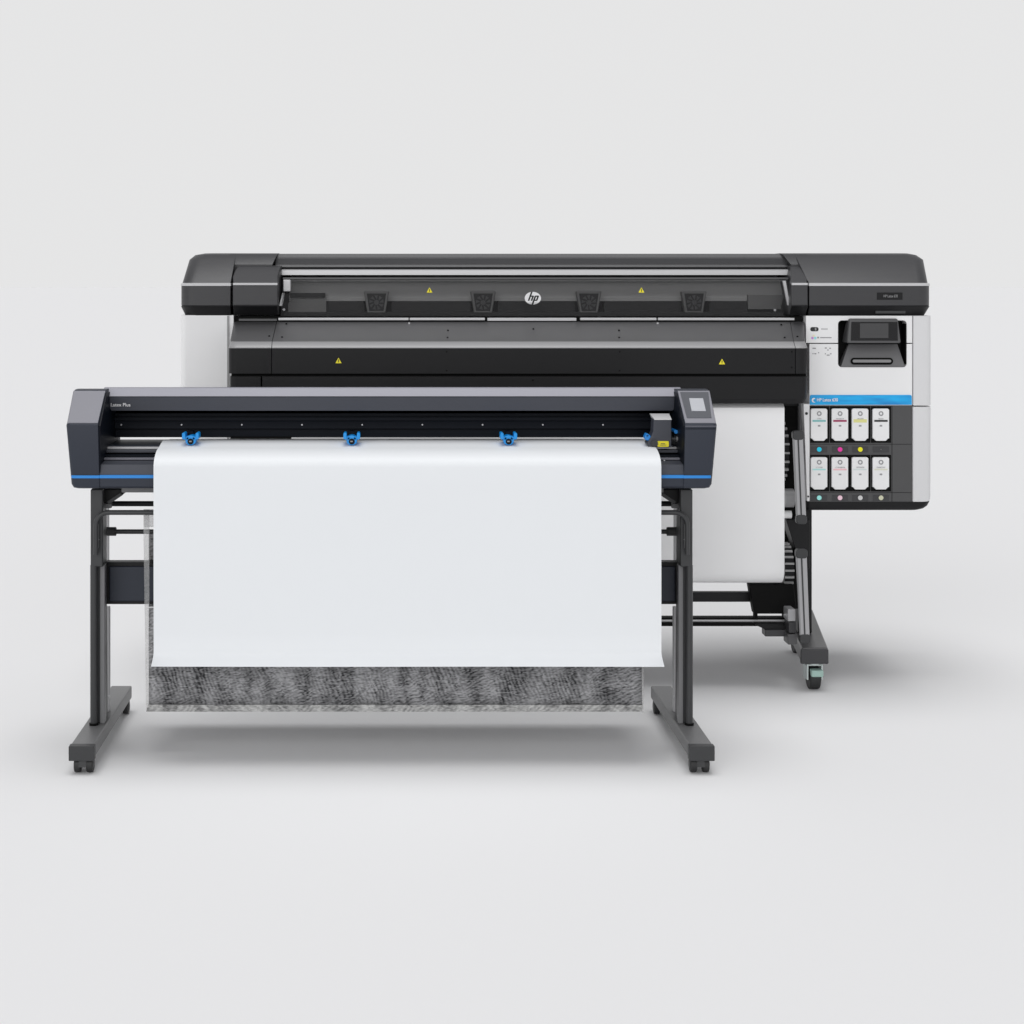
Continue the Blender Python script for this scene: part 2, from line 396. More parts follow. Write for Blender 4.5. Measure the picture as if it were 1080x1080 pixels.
# what shows through the window
inn = obj('inner_cavity', pbox(NB(), 291, 836, 283, 336, 1.10, .02), 'black', pr)
obj('beam', ext_x(NB(), [(1.08, Z(290, 1.08)), (1.045, Z(297, 1.045)), (1.0, Z(313.5, 1.0)), (1.0, Z(317.5, 1.0)), (1.09, Z(317.5, 1.0)), (1.09, Z(290, 1.08))], X(305, 1.0), X(826, 1.0)), 'beamgrey', pr, label='beam seen through the smoked window, lightened for its reflections')
obj('beam_edge', pbox(NB(), 306, 826, 295.5, 296.8, 1.035, .01), 'bevel', pr)
for px0, px1 in ((344, 384), (413, 496), (525, 606), (637, 718), (748, 788)):
    obj('platen_opening', ext_y(NB(), rrect(X(px0, .995), X(px1, .995), Z(329, .995), Z(317.5, .995), .012, corners=(1, 1, 0, 0)), .99, 1.05), 'charcoal_dark', pr)
obj('platen', pbox(NB(), 300, 834, 329, 335, .96, .12), 'charcoal_dark', pr)
obj('cover_plate', pbox(NB(), 306, 343, 309, 314, .985, .02), 'charcoal_dark', pr)
obj('cover_plate', ext_y(NB(), rrect(X(304, .975), X(344, .975), Z(331, .975), Z(315.5, .975), .02, corners=(0, 1, 0, 0)), .97, 1.0), 'fangrey', pr)
obj('cover_plate', pbox(NB(), 789, 828, 311, 326, .985, .02), 'fangrey', pr)
obj('screw', disc_y(NB(), X(299.5, .93), Z(326.5, .93), .004, .925, .94), 'rivet', pr)
obj('screw', disc_y(NB(), X(817, .93), Z(327, .93), .004, .925, .94), 'rivet', pr)
for c in (397, 509.5, 621, 732):
    y = .955
    k = [(X(c - 13.5, y), Z(307, y)), (X(c + 13.5, y), Z(307, y)), (X(c + 9.5, y), Z(330, y)), (X(c - 9.5, y), Z(330, y))]
    fan = obj('fan', ext_y(NB(), k, y, y + .03), 'fangrey', pr, bevel=.003)
    obj('fan_rim', pbox(NB(), c - 12, c + 12, 306.4, 307.6, y - .002, .01), 'leg_light', fan)
    k = [(X(c - 10.2, y), Z(309.5, y)), (X(c + 10.2, y), Z(309.5, y)), (X(c + 7.5, y), Z(328, y)), (X(c - 7.5, y), Z(328, y))]
    obj('fan_recess', ext_y(NB(), k, y - .002, y + .01), 'charcoal_dark', fan)
    bm = NB()
    cx, cz = X(c, y), Z(319, y)
    disc_y(bm, cx, cz, .008, y - .006, y)
    for j in range(9):
        a = j * 2 * math.pi / 9
        a2 = a + .45
        p = [(cx + .009 * math.cos(a), cz + .009 * math.sin(a)), (cx + .024 * math.cos(a), cz + .024 * math.sin(a)), (cx + .024 * math.cos(a2), cz + .024 * math.sin(a2))]
        ext_y(bm, p, y - .004, y - .001)
    obj('fan_blades', bm, 'charcoal', fan)

def triangle(px, py, y, s, parent, tilt=0):
    x, z = X(px, y), Z(py, y)
    o = obj('warning_label', ext_y(NB(), [(x - s, z - s * .85), (x + s, z - s * .85), (x, z + s * .95)], y, y + .001), 'yellow', parent)
    obj('exclamation_mark', ext_y(NB(), [(x - s * .12, z - s * .55), (x + s * .12, z - s * .55), (x + s * .12, z + s * .4), (x - s * .12, z + s * .4)], y - .0008, y + .0002), 'ink_black', o)
triangle(453, 306, .920, .0095, pr)
triangle(676.5, 306, .920, .0095, pr)
# round emblem on the window
yy = .900
lx, lz, lr = X(562, yy), Z(314.5, yy), .0262
em = obj('round_logo', ext_y(NB(), [(lx + .0262 * math.cos(2 * math.pi * i / 48), lz + .0205 * math.sin(2 * math.pi * i / 48)) for i in range(48)], yy, yy + .002), 'print_white', pr)
bm = NB()
def slant(bm, x0, x1, z0, z1, t, y0=yy - .0012, y1=yy + .0002, sh=.36):
    ext_y(bm, [(x0 + z0 * sh, z0), (x0 + t + z0 * sh, z0), (x0 + t + z1 * sh, z1), (x0 + z1 * sh, z1)], y0, y1)
def seg_(bm, x0, z0, x1, z1, t, sh=.36):
    """one straight stroke of the slanted letters, coordinates relative to the emblem"""
    def q(x, z): return (lx + x * 1.05 + z * sh * .8, lz + z * .78)
    if abs(x1 - x0) < 1e-6:
        pts = [q(x0 - t / 2, z0), q(x0 + t / 2, z0), q(x0 + t / 2, z1), q(x0 - t / 2, z1)]
    else:
        pts = [q(x0, z0 - t / 2), q(x1, z0 - t / 2), q(x1, z0 + t / 2), q(x0, z0 + t / 2)]
    ext_y(bm, pts, yy - .0012, yy + .0002)
t = .0046
seg_(bm, -.0105, -.0105, -.0105, .0262, t)      # h stem
seg_(bm, -.0105, .0085, -.0015, .0085, t)       # h shoulder
seg_(bm, -.0015, -.0105, -.0015, .0100, t)      # h leg
seg_(bm, .0055, -.0262, .0055, .0100, t)        # p stem
seg_(bm, .0055, .0085, .0140, .0085, t)         # p bowl
seg_(bm, .0140, -.0085, .0140, .0100, t)
seg_(bm, .0055, -.0085, .0155, -.0085, t)
obj('logo_letters', bm, 'charcoal_dark', em)

# --- core behind the front tray and under the hood
obj('body_core', box(NB(), X(243, .93), X(852, .93), .93, 1.45, Z(428, .93), Z(334, .93)), 'charcoal_dark', pr)
obj('under_window_ledge', pbox(NB(), 246, 846, 333.6, 339.5, .885, .06), 'black', pr)
for px0, px1 in ((293.5, 431), (432, 511.5), (514, 608), (612, 692.5), (694, 838)):
    c = 0 if px0 != 514 else .003
    obj('silver_edge', pbox(NB(), px0, px1, 335.2, 337.9 + c * 200, .868 + c, .02), 'silver', pr, bevel=.0015)
obj('silver_edge', pbox(NB(), 252, 292, 336.2, 338.4, .868, .02), 'charcoal_mid', pr)

# --- front tray
YT = .70
def tray(x0b, x1b, x0f, x1f, rl, rr, lower=False):
    lev = [(Z(394.2, YT), x0f, x1f, YT, .92, rl, rr), (Z(367.5, YT), x0f, x1f, YT, .92, rl, rr)]
    return loft(NB(), lev)
def tray_bevel(x0b, x1b, x0f, x1f, rl, rr):
    return loft(NB(), [(Z(367.4, YT), x0f, x1f, YT, .93, rl, rr), (Z(366.6, YT), x0f, x1f, YT - .001, .93, rl, rr), (Z(360.2, .72), x0f + .002 * (rl > .01), x1f - .002 * (rr > .01), .722, .93, rl, rr)])
def tray_slope(x0b, x1b, x0f, x1f, rl, rr):
    return loft(NB(), [(Z(360.1, .72), x0f + .002 * (rl > .01), x1f - .002 * (rr > .01), .7225, .935, rl, rr), (Z(339.3, .87), x0b, x1b, .872, .935, rl * .3, rr * .3)])
xs = [X(240.5, YT), X(286.2, YT), X(286.8, YT), X(838.6, YT), X(839.2, YT), X(853.5, YT)]
xb = [X(246.5, .87), X(291.5, .87), X(292.2, .87), X(833.4, .87), X(834.1, .87), X(849, .87)]
for i, (rl, rr) in enumerate(((.028, .0008), (.0008, .0008), (.0008, .028))):
    a, b_ = 2 * i, 2 * i + 1
    tr_ = obj('tray_cover', tray(xb[a], xb[b_], xs[a], xs[b_], rl, rr), 'charcoal_dark', pr, bevel=.0015)
    obj('top_panel', tray_slope(xb[a], xb[b_], xs[a], xs[b_], rl, rr), 'charcoal_mid', tr_, bevel=.0006)
    obj('bevelled_edge', tray_bevel(xb[a], xb[b_], xs[a], xs[b_], rl, rr), 'bevel', tr_, smooth=60)
YL = .705
for px0, px1, rl, rr in ((242, 275, .02, .0008), (276.5, 853, .0008, .02)):
    obj('lower_cover', loft(NB(), [(Z(426, YL), X(px0 + 1.5 * (rl > .01), YL), X(px1 - 3 * (rr > .01), YL), YL + .012, .92, rl, rr),
                                   (Z(421, YL), X(px0, YL), X(px1 - 1.5 * (rr > .01), YL), YL, .92, rl, rr),
                                   (Z(397, YL), X(px0, YL), X(px1, YL), YL, .92, rl, rr)]), 'charcoal_dark', pr, bevel=.0012)
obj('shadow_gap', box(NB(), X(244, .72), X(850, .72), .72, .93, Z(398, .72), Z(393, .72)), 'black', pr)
def slope_y(py):
    return .72 + (.87 - .72) * (360 - py) / 21.0
for px, py in ((302, 341.5), (297.5, 355.5), (284, 354.5), (472.5, 348.5), (472, 356), (562.5, 347), (652.8, 348.5), (653, 356), (824, 342.5), (827.5, 356), (841, 355)):
    yv = slope_y(py)
    obj('screw_hole', cyl(NB(), (X(px, yv), yv - .0015, Z(py, yv)), (X(px, yv), yv + .01, Z(py, yv) - .004), .0032, seg=12), 'black', pr)
for px, py in ((471, 371), (471, 390.8), (653.5, 371), (653.5, 390.8), (835, 371), (835, 387.5)):
    obj('screw_hole', disc_y(NB(), X(px, YT), Z(py, YT), .0026, YT - .0008, YT + .002, 12), 'black', pr)
obj('screw_hole', disc_y(NB(), X(562, YL), Z(401, YL), .003, YL - .0008, YL + .002, 12), 'black', pr)
triangle(357, 380.3, YT - .0015, .0095, pr)
triangle(761.5, 381.5, YT - .0015, .0095, pr)
obj('screw', disc_y(NB(), X(431.5, .86), Z(341, .86), .003, .855, .87, 12), 'silver', pr)
obj('screw', disc_y(NB(), X(693.5, .86), Z(341, .86), .003, .855, .87, 12), 'silver', pr)

# --- cabinets
YC = .86
cab = obj('cabinet', loft(NB(), [(Z(534, YC), X(189.5, YC), X(246, YC), YC + .01, 1.45, .02, .001), (Z(332.5, YC), X(189.5, YC), X(246, YC), YC + .01, 1.45, .02, .001)]), 'white', pr, label='plain white left cabinet')
obj('side_seam', pbox(NB(), 239.5, 241.5, 333, 500, YC + .006, .01), 'bevel', cab)
cab = obj('cabinet', box(NB(), X(848, YC), X(979, YC), YC + .056, 1.45, Z(531, YC), Z(332.5, YC)), 'print_grey', pr, label='right cabinet holding display and ink')
z = lambda py: Z(py, YC)
x = lambda px: X(px, YC)
def arc(cx, cz, r, a0, a1, n=5):
    return [(cx + r * math.cos(math.radians(a0 + (a1 - a0) * i / n)), cz + r * math.sin(math.radians(a0 + (a1 - a0) * i / n))) for i in range(n + 1)]
r = .012
up = [(x(850), z(333)), (x(850), z(361.7)), (x(884), z(361.7))] + arc(x(884) + r, z(338) - r, r, 180, 90) + arc(x(956.3) - r, z(338) - r, r, 90, 0) + [(x(956.3), z(361.7)), (x(962.2), z(361.7)), (x(962.2), z(333))]
obj('upper_panel', ext_y(NB(), up, YC, YC + .05), 'white', cab, bevel=.0012)
lo = [(x(853.6), z(362.7)), (x(853.6), z(427.5)), (x(962.2), z(427.5)), (x(962.2), z(362.7)), (x(956.3), z(362.7))] + arc(x(956.3) - r, z(387.3) + r, r, 0, -90) + arc(x(884) + r, z(387.3) + r, r, -90, -180) + [(x(884), z(362.7))]
obj('middle_panel', ext_y(NB(), lo, YC, YC + .05), 'white', cab, bevel=.0012)
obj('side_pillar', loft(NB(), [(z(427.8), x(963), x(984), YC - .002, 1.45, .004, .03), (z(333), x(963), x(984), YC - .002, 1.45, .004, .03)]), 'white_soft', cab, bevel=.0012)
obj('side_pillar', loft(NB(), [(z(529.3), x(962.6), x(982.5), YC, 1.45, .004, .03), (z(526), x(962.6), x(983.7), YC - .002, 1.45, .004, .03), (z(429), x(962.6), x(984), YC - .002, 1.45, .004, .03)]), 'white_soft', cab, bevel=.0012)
bd = obj('blue_band', ext_y(NB(), rrect(x(854), x(961.5), z(426.9), z(416.5), .006, corners=(1, 1, 0, 0)), YC - .003, YC + .01), 'cyanband', cab, bevel=.0008)
text('band_lettering', 'HP Latex 630', .0145, x(861), YC - .0042, z(423.2), 'print_white', bd, stretch=.85, bold=.0002)
bm = NB()
ext_y(bm, arc(x(858.2), z(422), .0075, 60, 300, 8) + arc(x(858.8), z(422.3), .0045, 290, 70, 8), YC - .0042, YC - .0028)
obj('band_emblem', bm, 'print_white', bd)
obj('base_tray', loft(NB(), [(z(538.5), x(851), x(972), YC + .012, 1.45, .01, .03), (z(537), x(851), x(977), YC + .005, 1.45, .01, .03), (z(534), x(851), x(980.5), YC, 1.45, .01, .03), (z(529.4), x(851), x(983), YC, 1.45, .01, .03)]), 'charcoal_dark', cab)
st = obj('side_strip', hexa(NB(), [(x(847.2), YC - .004, z(426)), (x(853.6), YC - .004, z(426)), (x(853.6), YC - .004, z(528.5)), (x(851), YC - .004, z(528.5))],
             [(x(847.2), YC + .03, z(426)), (x(853.6), YC + .03, z(426)), (x(853.6), YC + .03, z(528.5)), (x(851), YC + .03, z(528.5))]), 'white', cab, bevel=.001)
obj('screw', disc_y(NB(), x(850.2), z(436), .0045, YC - .0055, YC - .003, 12), 'ink_black', st)
obj('screw', disc_y(NB(), x(852), z(523.5), .003, YC - .0055, YC - .003, 12), 'ink_black', st)
obj('side_strip', pbox(NB(), 854.2, 961.8, 427.2, 529.2, YC + .002, .05), 'bayrow', cab, label='dark ink bay panel').name = 'ink_panel'
# dark display recess
rec = obj('display_recess', box(NB(), x(883), x(957.5), YC + .046, YC + .055, z(388), z(337)), 'black', cab)
for px0, px1 in ((884.15, 885.2), (955.1, 956.15)):
    obj('recess_liner', box(NB(), x(px0), x(px1), YC + .0015, YC + .05, z(384), z(341.5)), 'black', rec)
obj('recess_liner', box(NB(), x(887.5), x(953), YC + .0015, YC + .05, z(339), z(338.1)), 'black', rec)
ys = .825
dsp = obj('display', hexa(NB(), [(X(896, ys + .02), ys + .022, Z(336, ys + .02)), (X(947.5, ys + .02), ys + .022, Z(336, ys + .02)), (X(950.5, ys), ys, Z(362, ys)), (X(893.5, ys), ys, Z(362, ys))],
            [(X(896, ys + .02), ys + .06, Z(336, ys + .02)), (X(947.5, ys + .02), ys + .06, Z(336, ys + .02)), (X(950.5, ys), ys + .07, Z(362, ys)), (X(893.5, ys), ys + .07, Z(362, ys))]), 'charcoal_mid', cab, bevel=.006, seg=3)
def dq(px, py, d=0):
    t_ = (py - 336) / 26.0
    yv = ys + .022 * (1 - t_) - d
    return (X(px, yv), yv, Z(py, yv))
obj('screen', hexa(NB(), [dq(898, 339.5, .0015), dq(946.5, 339.5, .0015), dq(947, 359.2, .0015), dq(897.5, 359.2, .0015)], [dq(898, 339.5, -.004), dq(946.5, 339.5, -.004), dq(947, 359.2, -.004), dq(897.5, 359.2, -.004)]), 'gloss', dsp)
obj('screen_glow', hexa(NB(), [dq(907, 341, .002), dq(937, 341, .002), dq(937, 356.5, .002), dq(907, 356.5, .002)], [dq(907, 341, 0), dq(937, 341, 0), dq(937, 356.5, 0), dq(907, 356.5, 0)]), 'screen_dark', dsp)
shf = obj('display_shelf', hexa(NB(), [(X(894.5, .90), .895, Z(363, .90)), (X(946, .90), .895, Z(363, .90)), (x(954.5), YC - .001, z(387)), (x(887), YC - .001, z(387))],
            [(X(894.5, .90), .905, Z(363, .90)), (X(946, .90), .905, Z(363, .90)), (x(954.5), YC + .045, z(387)), (x(887), YC + .045, z(387))]), 'leg_light', cab)
def shq(px, py, d=0):
    yv = YC - .001 + (.036) * (387 - py) / 24 - d
    return (X(px, yv), yv, Z(py, yv))
def pill(bm, px0, px1, py0, py1, d0, d1):
    rr_ = (py1 - py0) / 2
    pts = [(px1 - rr_ + rr_ * math.cos(a), (py0 + py1) / 2 + rr_ * math.sin(a)) for a in [math.radians(-90 + 180 * i / 8) for i in range(9)]]
    pts += [(px0 + rr_ + rr_ * math.cos(a), (py0 + py1) / 2 + rr_ * math.sin(a)) for a in [math.radians(90 + 180 * i / 8) for i in range(9)]]
    n = len(pts)
    add(bm, [shq(p[0], p[1], d0) for p in pts] + [shq(p[0], p[1], d1) for p in pts], [tuple(range(n)), tuple(range(n, 2 * n))] + [(i, (i + 1) % n, n + (i + 1) % n, n + i) for i in range(n)])
    return bm
obj('slot', pill(NB(), 897, 942, 377.3, 384.5, .002, -.002), 'black', shf)
obj('slot_light', pill(NB(), 899.3, 940, 379.3, 382.3, .003, 0), 'bevel', shf)
# stickers left of the display (print only; the square codes are left out)
stk = obj('power_sticker', ext_y(NB(), rrect(x(854.6), x(863.2), z(349.4), z(345), .006), YC - .001, YC + .001), 'ink_black', cab)
obj('sticker_mark', pbox(NB(), 859.5, 861, 345.8, 348.6, YC - .002, .0015), 'bevel', stk)
obj('sticker_line', pbox(NB(), 866, 873, 346.6, 347.4, YC - .001, .0015), 'bevel', cab)
bm = NB(); pbox(bm, 862, 863.8, 355.2, 356.8, YC - .001, .0015); pbox(bm, 865, 877, 355.6, 356.6, YC - .001, .0015)
obj('sticker_lettering', bm, 'print_grey', cab)
for dx, dz, c_, nm in ((-1.5, 1, (.6, .3, .7), 'violet'), (1.5, 1, (.3, .75, .8), 'cyan'), (0, -1.2, (.85, .8, .6), 'straw')):
    obj('colour_petal', disc_y(NB(), x(858.3 + dx), z(355.5 + dz), .004, YC - .001 - .0003 * dx / 3, YC + .001), mat('petal_' + nm, c_, .5), cab)
bm = NB()
for px0, px1, py in ((857, 860.5, 366.8), (857, 858, 372.5), (859, 861, 372.5), (863, 864, 371.5), (870, 872, 366.5), (872.6, 874, 368.6), (874.6, 876.4, 366.8), (870, 871, 372.6), (872, 875, 374.0), (875.5, 877, 372.6)):
    pbox(bm, px0, px1, py, py + 1.1, YC - .001, .0015)
obj('sticker_symbols', bm, 'print_grey', cab)
# name plate and handle on the right housing
pl = obj('name_plate', pbox(NB(), 925, 952, 308.5, 316.2, YH - .0015, .003), 'charcoal_dark', hr, bevel=.0008)
text('plate_lettering', 'HP Latex 630', .0125, X(931.5, YH), YH - .003, Z(313.6, YH), 'bevel', pl, stretch=.66)
obj('finger_grip', pbox(NB(), 923.5, 955, 327.8, 330.6, YH + .008, .02), 'leg', hr)

# ink bays
rows = ((431, 465, 474), (482.3, 516.3, 525))
cxs = (864, 886, 907.3, 929.2)
yb_ = YC + .002
for ri, (p0, p1, pd) in enumerate(rows):
    for ci, c in enumerate(cxs):
        obj('bay', pbox(NB(), max(c - 10.6, 854.6), c + 10.6, p0 - 2.5, p1 + 2, yb_ - .0012, .003), 'black', cab)
        obj('dot_panel', pbox(NB(), max(c - 8.5, 855), c + 8.5, pd - 3.2, pd + 3.2, yb_ - .001, .003), 'charcoal', cab)
        dc = (((.0, .62, .85), (.85, .03, .38), (.9, .85, .0), (.12, .12, .12)), ((.35, .85, .80), (.90, .62, .72), (.62, .62, .62), (.62, .62, .45)))[ri][ci]
        rad = .0075 if not (ri == 0 and ci == 3) else .002
        obj('colour_dot', disc_y(NB(), x(c), z(pd), rad, yb_ - .003, yb_, 20), mat('dot_colour', dc, .4), cab)
obj('panel_seam', pbox(NB(), 854.5, 961.5, 468.3, 468.8, yb_ - .0008, .002), 'charcoal_dark', cab)
obj('panel_seam', pbox(NB(), 940.5, 941.1, 428, 529, yb_ - .0008, .002), 'charcoal_dark', cab)
obj('panel_seam', pbox(NB(), 854.5, 961.5, 519.3, 519.8, yb_ - .0008, .002), 'charcoal_dark', cab)

inks = (((.22, .50, .50), 'cyan', 'upper row, first from the left'), ((.33, .03, .10), 'crimson', 'upper row, second from the left'), ((.72, .70, .28), 'yellow', 'upper row, third from the left'), ((.015, .015, .015), 'black', 'upper row, rightmost')), \
       (((.42, .74, .72), 'pale cyan', 'lower row, first from the left'), ((.85, .50, .54), 'pink', 'lower row, second from the left'), ((.66, .72, .71), 'very pale grey', 'lower row, third from the left'), ((.70, .70, .58), 'faint beige', 'lower row, rightmost'))
inklet = (('CYAN', 'MAGENTA', 'YELLOW', 'BLACK'), ('LT CYAN', 'LT MAGENTA', 'OPTIMIZER', 'OVERCOAT'))
for ri, (p0, p1, pd) in enumerate(rows):
    for ci, c in enumerate(cxs):
        y0 = yb_ - .012
        cc, cn, where = inks[ri][ci]
        ct = thing('ink_cartridge', 'white ink cartridge with a %s stripe, %s' % (cn, where), 'ink cartridge', (X(c, y0), y0, Z(p1, y0)), 'ink cartridges in the printer bay')
        a, b2, tt, bb = X(c - 8.7, y0), X(c + 8.7, y0), Z(p0, y0), Z(p1, y0)
        ch = .0075
        bdy = [(a + .004, tt), (b2 - .004, tt), (b2, tt - .004), (b2, bb + ch), (b2 - ch * .5, bb + ch), (b2 - ch * 1.4, bb), (a + ch * 1.4, bb), (a + ch * .5, bb + ch), (a, bb + ch), (a, tt - .004)]
        obj('body', ext_y(NB(), bdy, y0, y0 + .0105), 'white', ct, bevel=.0015)
        bm = NB()
        cxx, czz = X(c, y0), Z(p0 + 5.2, y0)
        n = 20
        va = [bm.verts.new((cxx + .0078 * math.cos(2 * math.pi * i / n), y0 - .0008, czz + .0078 * math.sin(2 * math.pi * i / n))) for i in range(n)]
        vb = [bm.verts.new((cxx + .0040 * math.cos(2 * math.pi * i / n), y0 - .0008, czz + .0040 * math.sin(2 * math.pi * i / n))) for i in range(n)]
        va2 = [bm.verts.new((v.co.x, y0 + .0004, v.co.z)) for v in va]; vb2 = [bm.verts.new((v.co.x, y0 + .0004, v.co.z)) for v in vb]
        for i in range(n):
            j = (i + 1) % n
            bm.faces.new((va[i], va[j], vb[j], vb[i])); bm.faces.new((va[i], va[j], va2[j], va2[i])); bm.faces.new((vb[i], vb[j], vb2[j], vb2[i]))
        obj('emblem', bm, 'print_grey', ct)
        text('lettering', inklet[ri][ci], .0052, X(c, y0), y0 - .001, Z(p0 + 11.2, y0), 'print_grey', ct, align='CENTER')
        hh = (1.0, 1.0, 1.7, 1.0)[ci] if ri == 0 else .8
        obj('colour_stripe', pbox(NB(), c - 7, c + 7, p0 + 12.9 - hh, p0 + 12.9 + hh, y0 - .0008, .0012), mat('ink_stripe', cc, .5), ct)
        obj('printed_mark', pbox(NB(), c - 1.3, c + 1.3, p0 + 17.2, p0 + 18.9, y0 - .0008, .0012), 'print_grey', ct)

# --- right and left stand of the printer
def printer_stand(mirror):
    s = -1 if mirror else 1
    cx0 = .535
    def mx(v): return cx0 + s * (v - cx0)
    def mbx(bm, x0, x1, y0, y1, z0, z1):
        a, b = sorted((mx(x0), mx(x1))); return box(bm, a, b, y0, y1, z0, z1)
    zt, zb = Z(683.3, .73), Z(700, .73)
    foot = obj('foot', hexa(NB(), [(mx(X(845, .73)), .73, zb), (mx(X(873.5, .73)), .73, zb), (mx(1.485), 1.36, zb), (mx(1.38), 1.36, zb)],
               [(mx(X(845, .73)), .73, zt), (mx(X(873.5, .73)), .73, zt), (mx(1.485), 1.36, zt), (mx(1.38), 1.36, zt)]), 'printer_foot', pr, bevel=.006, seg=3)
    ya = .73
    obj('end_cap', mbx(NB(), X(844.6, ya), X(873.9, ya), ya - .003, ya + .012, zb - .001, zt - .004), 'charcoal', foot, bevel=.004, seg=3)
    obj('leg', mbx(NB(), X(838, 1.0), X(856.5, .95), .95, 1.12, zt, Z(427, .95)), 'charcoal_dark', pr, bevel=.004)
    for yc in (.78, 1.30):
        dxc = (yc - .78) * .15
        xc = mx(X(858, .78) + dxc)
        ca = obj('castor', cyl(NB(), (xc, yc, zb), (xc, yc, zb - .012), .022), 'zinc', pr)
        bm = NB()
        box(bm, xc - .026, xc - .021, yc - .022, yc + .03, .032, zb - .008); box(bm, xc + .019, xc + .024, yc - .022, yc + .03, .032, zb - .008)
        box(bm, xc - .026, xc + .024, yc - .020, yc + .026, zb - .014, zb - .009)
        obj('fork', bm, 'zinc', ca, bevel=.001)
        obj('brake_lever', box(NB(), xc - .017, xc + .021, yc - .045, yc - .012, .046, .068), 'mint', ca, bevel=.004)
        obj('wheel', cyl(NB(), (xc - .018, yc, .036), (xc + .016, yc, .036), .036, seg=32), 'rubber', ca, bevel=.004)
    return foot
printer_stand(False); printer_stand(True)
for mirrored in (False, True):
    s = -1 if mirrored else 1
    def mm(v): return .535 + s * (v - .535)
    def PB(px0, px1, py0, py1, y, dy):
        a, b = sorted((mm(X(px0, y)), mm(X(px1, y)))); return box(NB(), a, b, y, y + dy, Z(py1, y), Z(py0, y))
    def flange(px0, px1, pyc, rpx, y, m='charcoal_dark', teeth=22):
        """toothed reel flange whose axle runs along x"""
        sc_ = (D0 + y) / F; R = rpx * sc_; zc = Z(pyc, y); yc = y + R
        xa, xb2 = mm(X(px0, y)), mm(X(px1, y))
        o = obj('reel_flange', cyl(NB(), (xa, yc, zc), (xb2, yc, zc), R * .93, seg=48), m, pr)
        bm = NB()
        for i in range(teeth):
            a = 2 * math.pi * i / teeth; d = Vector((0, math.cos(a), math.sin(a))); tn = Vector((0, -math.sin(a), math.cos(a)))
            c0 = Vector((0, yc, zc)) + d * R
            vs = []
            for xx in (xa, xb2):
                for u, v in ((-.003, -.008), (.003, -.008), (.003, .0), (-.003, .0)):
                    vs.append((xx, (c0 + tn * u + d * v).y, (c0 + tn * u + d * v).z))
            add(bm, vs, [(0, 1, 2, 3), (4, 5, 6, 7), (0, 1, 5, 4), (1, 2, 6, 5), (2, 3, 7, 6), (3, 0, 4, 7)])
        obj('grip_rib', bm, 'gearrib', o)
    obj('end_plate', PB(827.5, 846, 427, 642, .94, .02), 'black', pr)
    flange(828, 833, 478, 34, .84)
    flange(828.5, 838, 602, 26, .80)
    obj('spindle_hub', cyl(NB(), (mm(X(827, .84)), .86, Z(597, .84)), (mm(X(831, .84)), .86, Z(597, .84)), .03), 'navyspindle', pr)
    obj('roll_core', cyl(NB(), (mm(X(826, .84)), .86, Z(543.5, .84)), (mm(X(836, .84)), .86, Z(543.5, .84)), .0125), 'white', pr)
    obj('collar', cyl(NB(), (mm(X(828, .84)), .86, Z(526, .84)), (mm(X(838, .84)), .86, Z(526, .84)), .030), 'bevel', pr)
    obj('gusset', ext_y(NB(), [(mm(X(829, .86)), Z(548, .86)), (mm(X(854, .86)), Z(548, .86)), (mm(X(854, .86)), Z(600, .86)), (mm(X(846, .86)), Z(600, .86)), (mm(X(838, .86)), Z(577, .86))], .86, .93), 'charcoal_dark', pr, bevel=.002)
    def arm(px0, py0, w0, px1, py1, w1, y):
        """long satin lever with a groove down its face and dark joint caps"""
        def quad(a, b, dy, inset=0):
            return [(mm(X(px0 + a * w0, y)), y + dy, Z(py0, y)), (mm(X(px0 + b * w0, y)), y + dy, Z(py0, y)), (mm(X(px1 + b * w1, y)), y + dy, Z(py1, y)), (mm(X(px1 + a * w1, y)), y + dy, Z(py1, y))]
        o = obj('lever_arm', hexa(NB(), quad(-.5, .5, 0), quad(-.5, .5, .016)), 'arm', pr, bevel=.007, seg=4)
        obj('groove', hexa(NB(), quad(-.10, .04, -.0015), quad(-.10, .04, .01)), 'leg', o)
        for (ppx, ppy, ww, sgn) in ((px0, py0, w0, -1), (px1, py1, w1, 1)):
            bm = NB()
            ext_y(bm, rrect(min(mm(X(ppx - ww * .54, y)), mm(X(ppx + ww * .54, y))), max(mm(X(ppx - ww * .54, y)), mm(X(ppx + ww * .54, y))), Z(ppy + (7 if sgn > 0 else 3), y), Z(ppy - (3 if sgn > 0 else 7), y), .010), y - .003, y + .02)
            obj('joint_cap', bm, 'leg', o, bevel=.003)
    arm(842, 461, 11, 845.5, 546, 10.5, .76)
    arm(845.6, 586, 11.5, 849.2, 672, 10.5, .70)
    obj('motor_block', ext_y(NB(), [(mm(X(790, .80)), Z(616.6, .80)), (mm(X(837, .80)), Z(616.6, .80)), (mm(X(840, .80)), Z(640, .80)), (mm(X(832, .80)), Z(647.5, .80)), (mm(X(795.5, .80)), Z(647.5, .80))], .80, .84), 'black', pr, bevel=.003)
    obj('cross_bracket', ext_y(NB(), [(mm(X(796, .80)), Z(658.5, .80)), (mm(X(833, .80)), Z(658.5, .80)), (mm(X(833, .80)), Z(667, .80)), (mm(X(806, .80)), Z(663, .80))], .79, .86), 'charcoal_dark', pr)
    obj('sensor_box', PB(807, 832, 664.5, 671.5, .78, .05), 'charcoal', pr, bevel=.003)
    obj('foot_clamp', PB(831, 839, 642.5, 655.5, .74, .06), 'arm', pr, bevel=.003)
    obj('foot_clamp', PB(832, 840, 656, 668, .745, .06), 'charcoal', pr, bevel=.003)
    obj('foot_clamp', PB(831, 841, 669, 680, .74, .06), 'charcoal_mid', pr, bevel=.003)
    obj('bracket_post', PB(795.5, 799, 647, 653, .81, .02), 'black', pr)
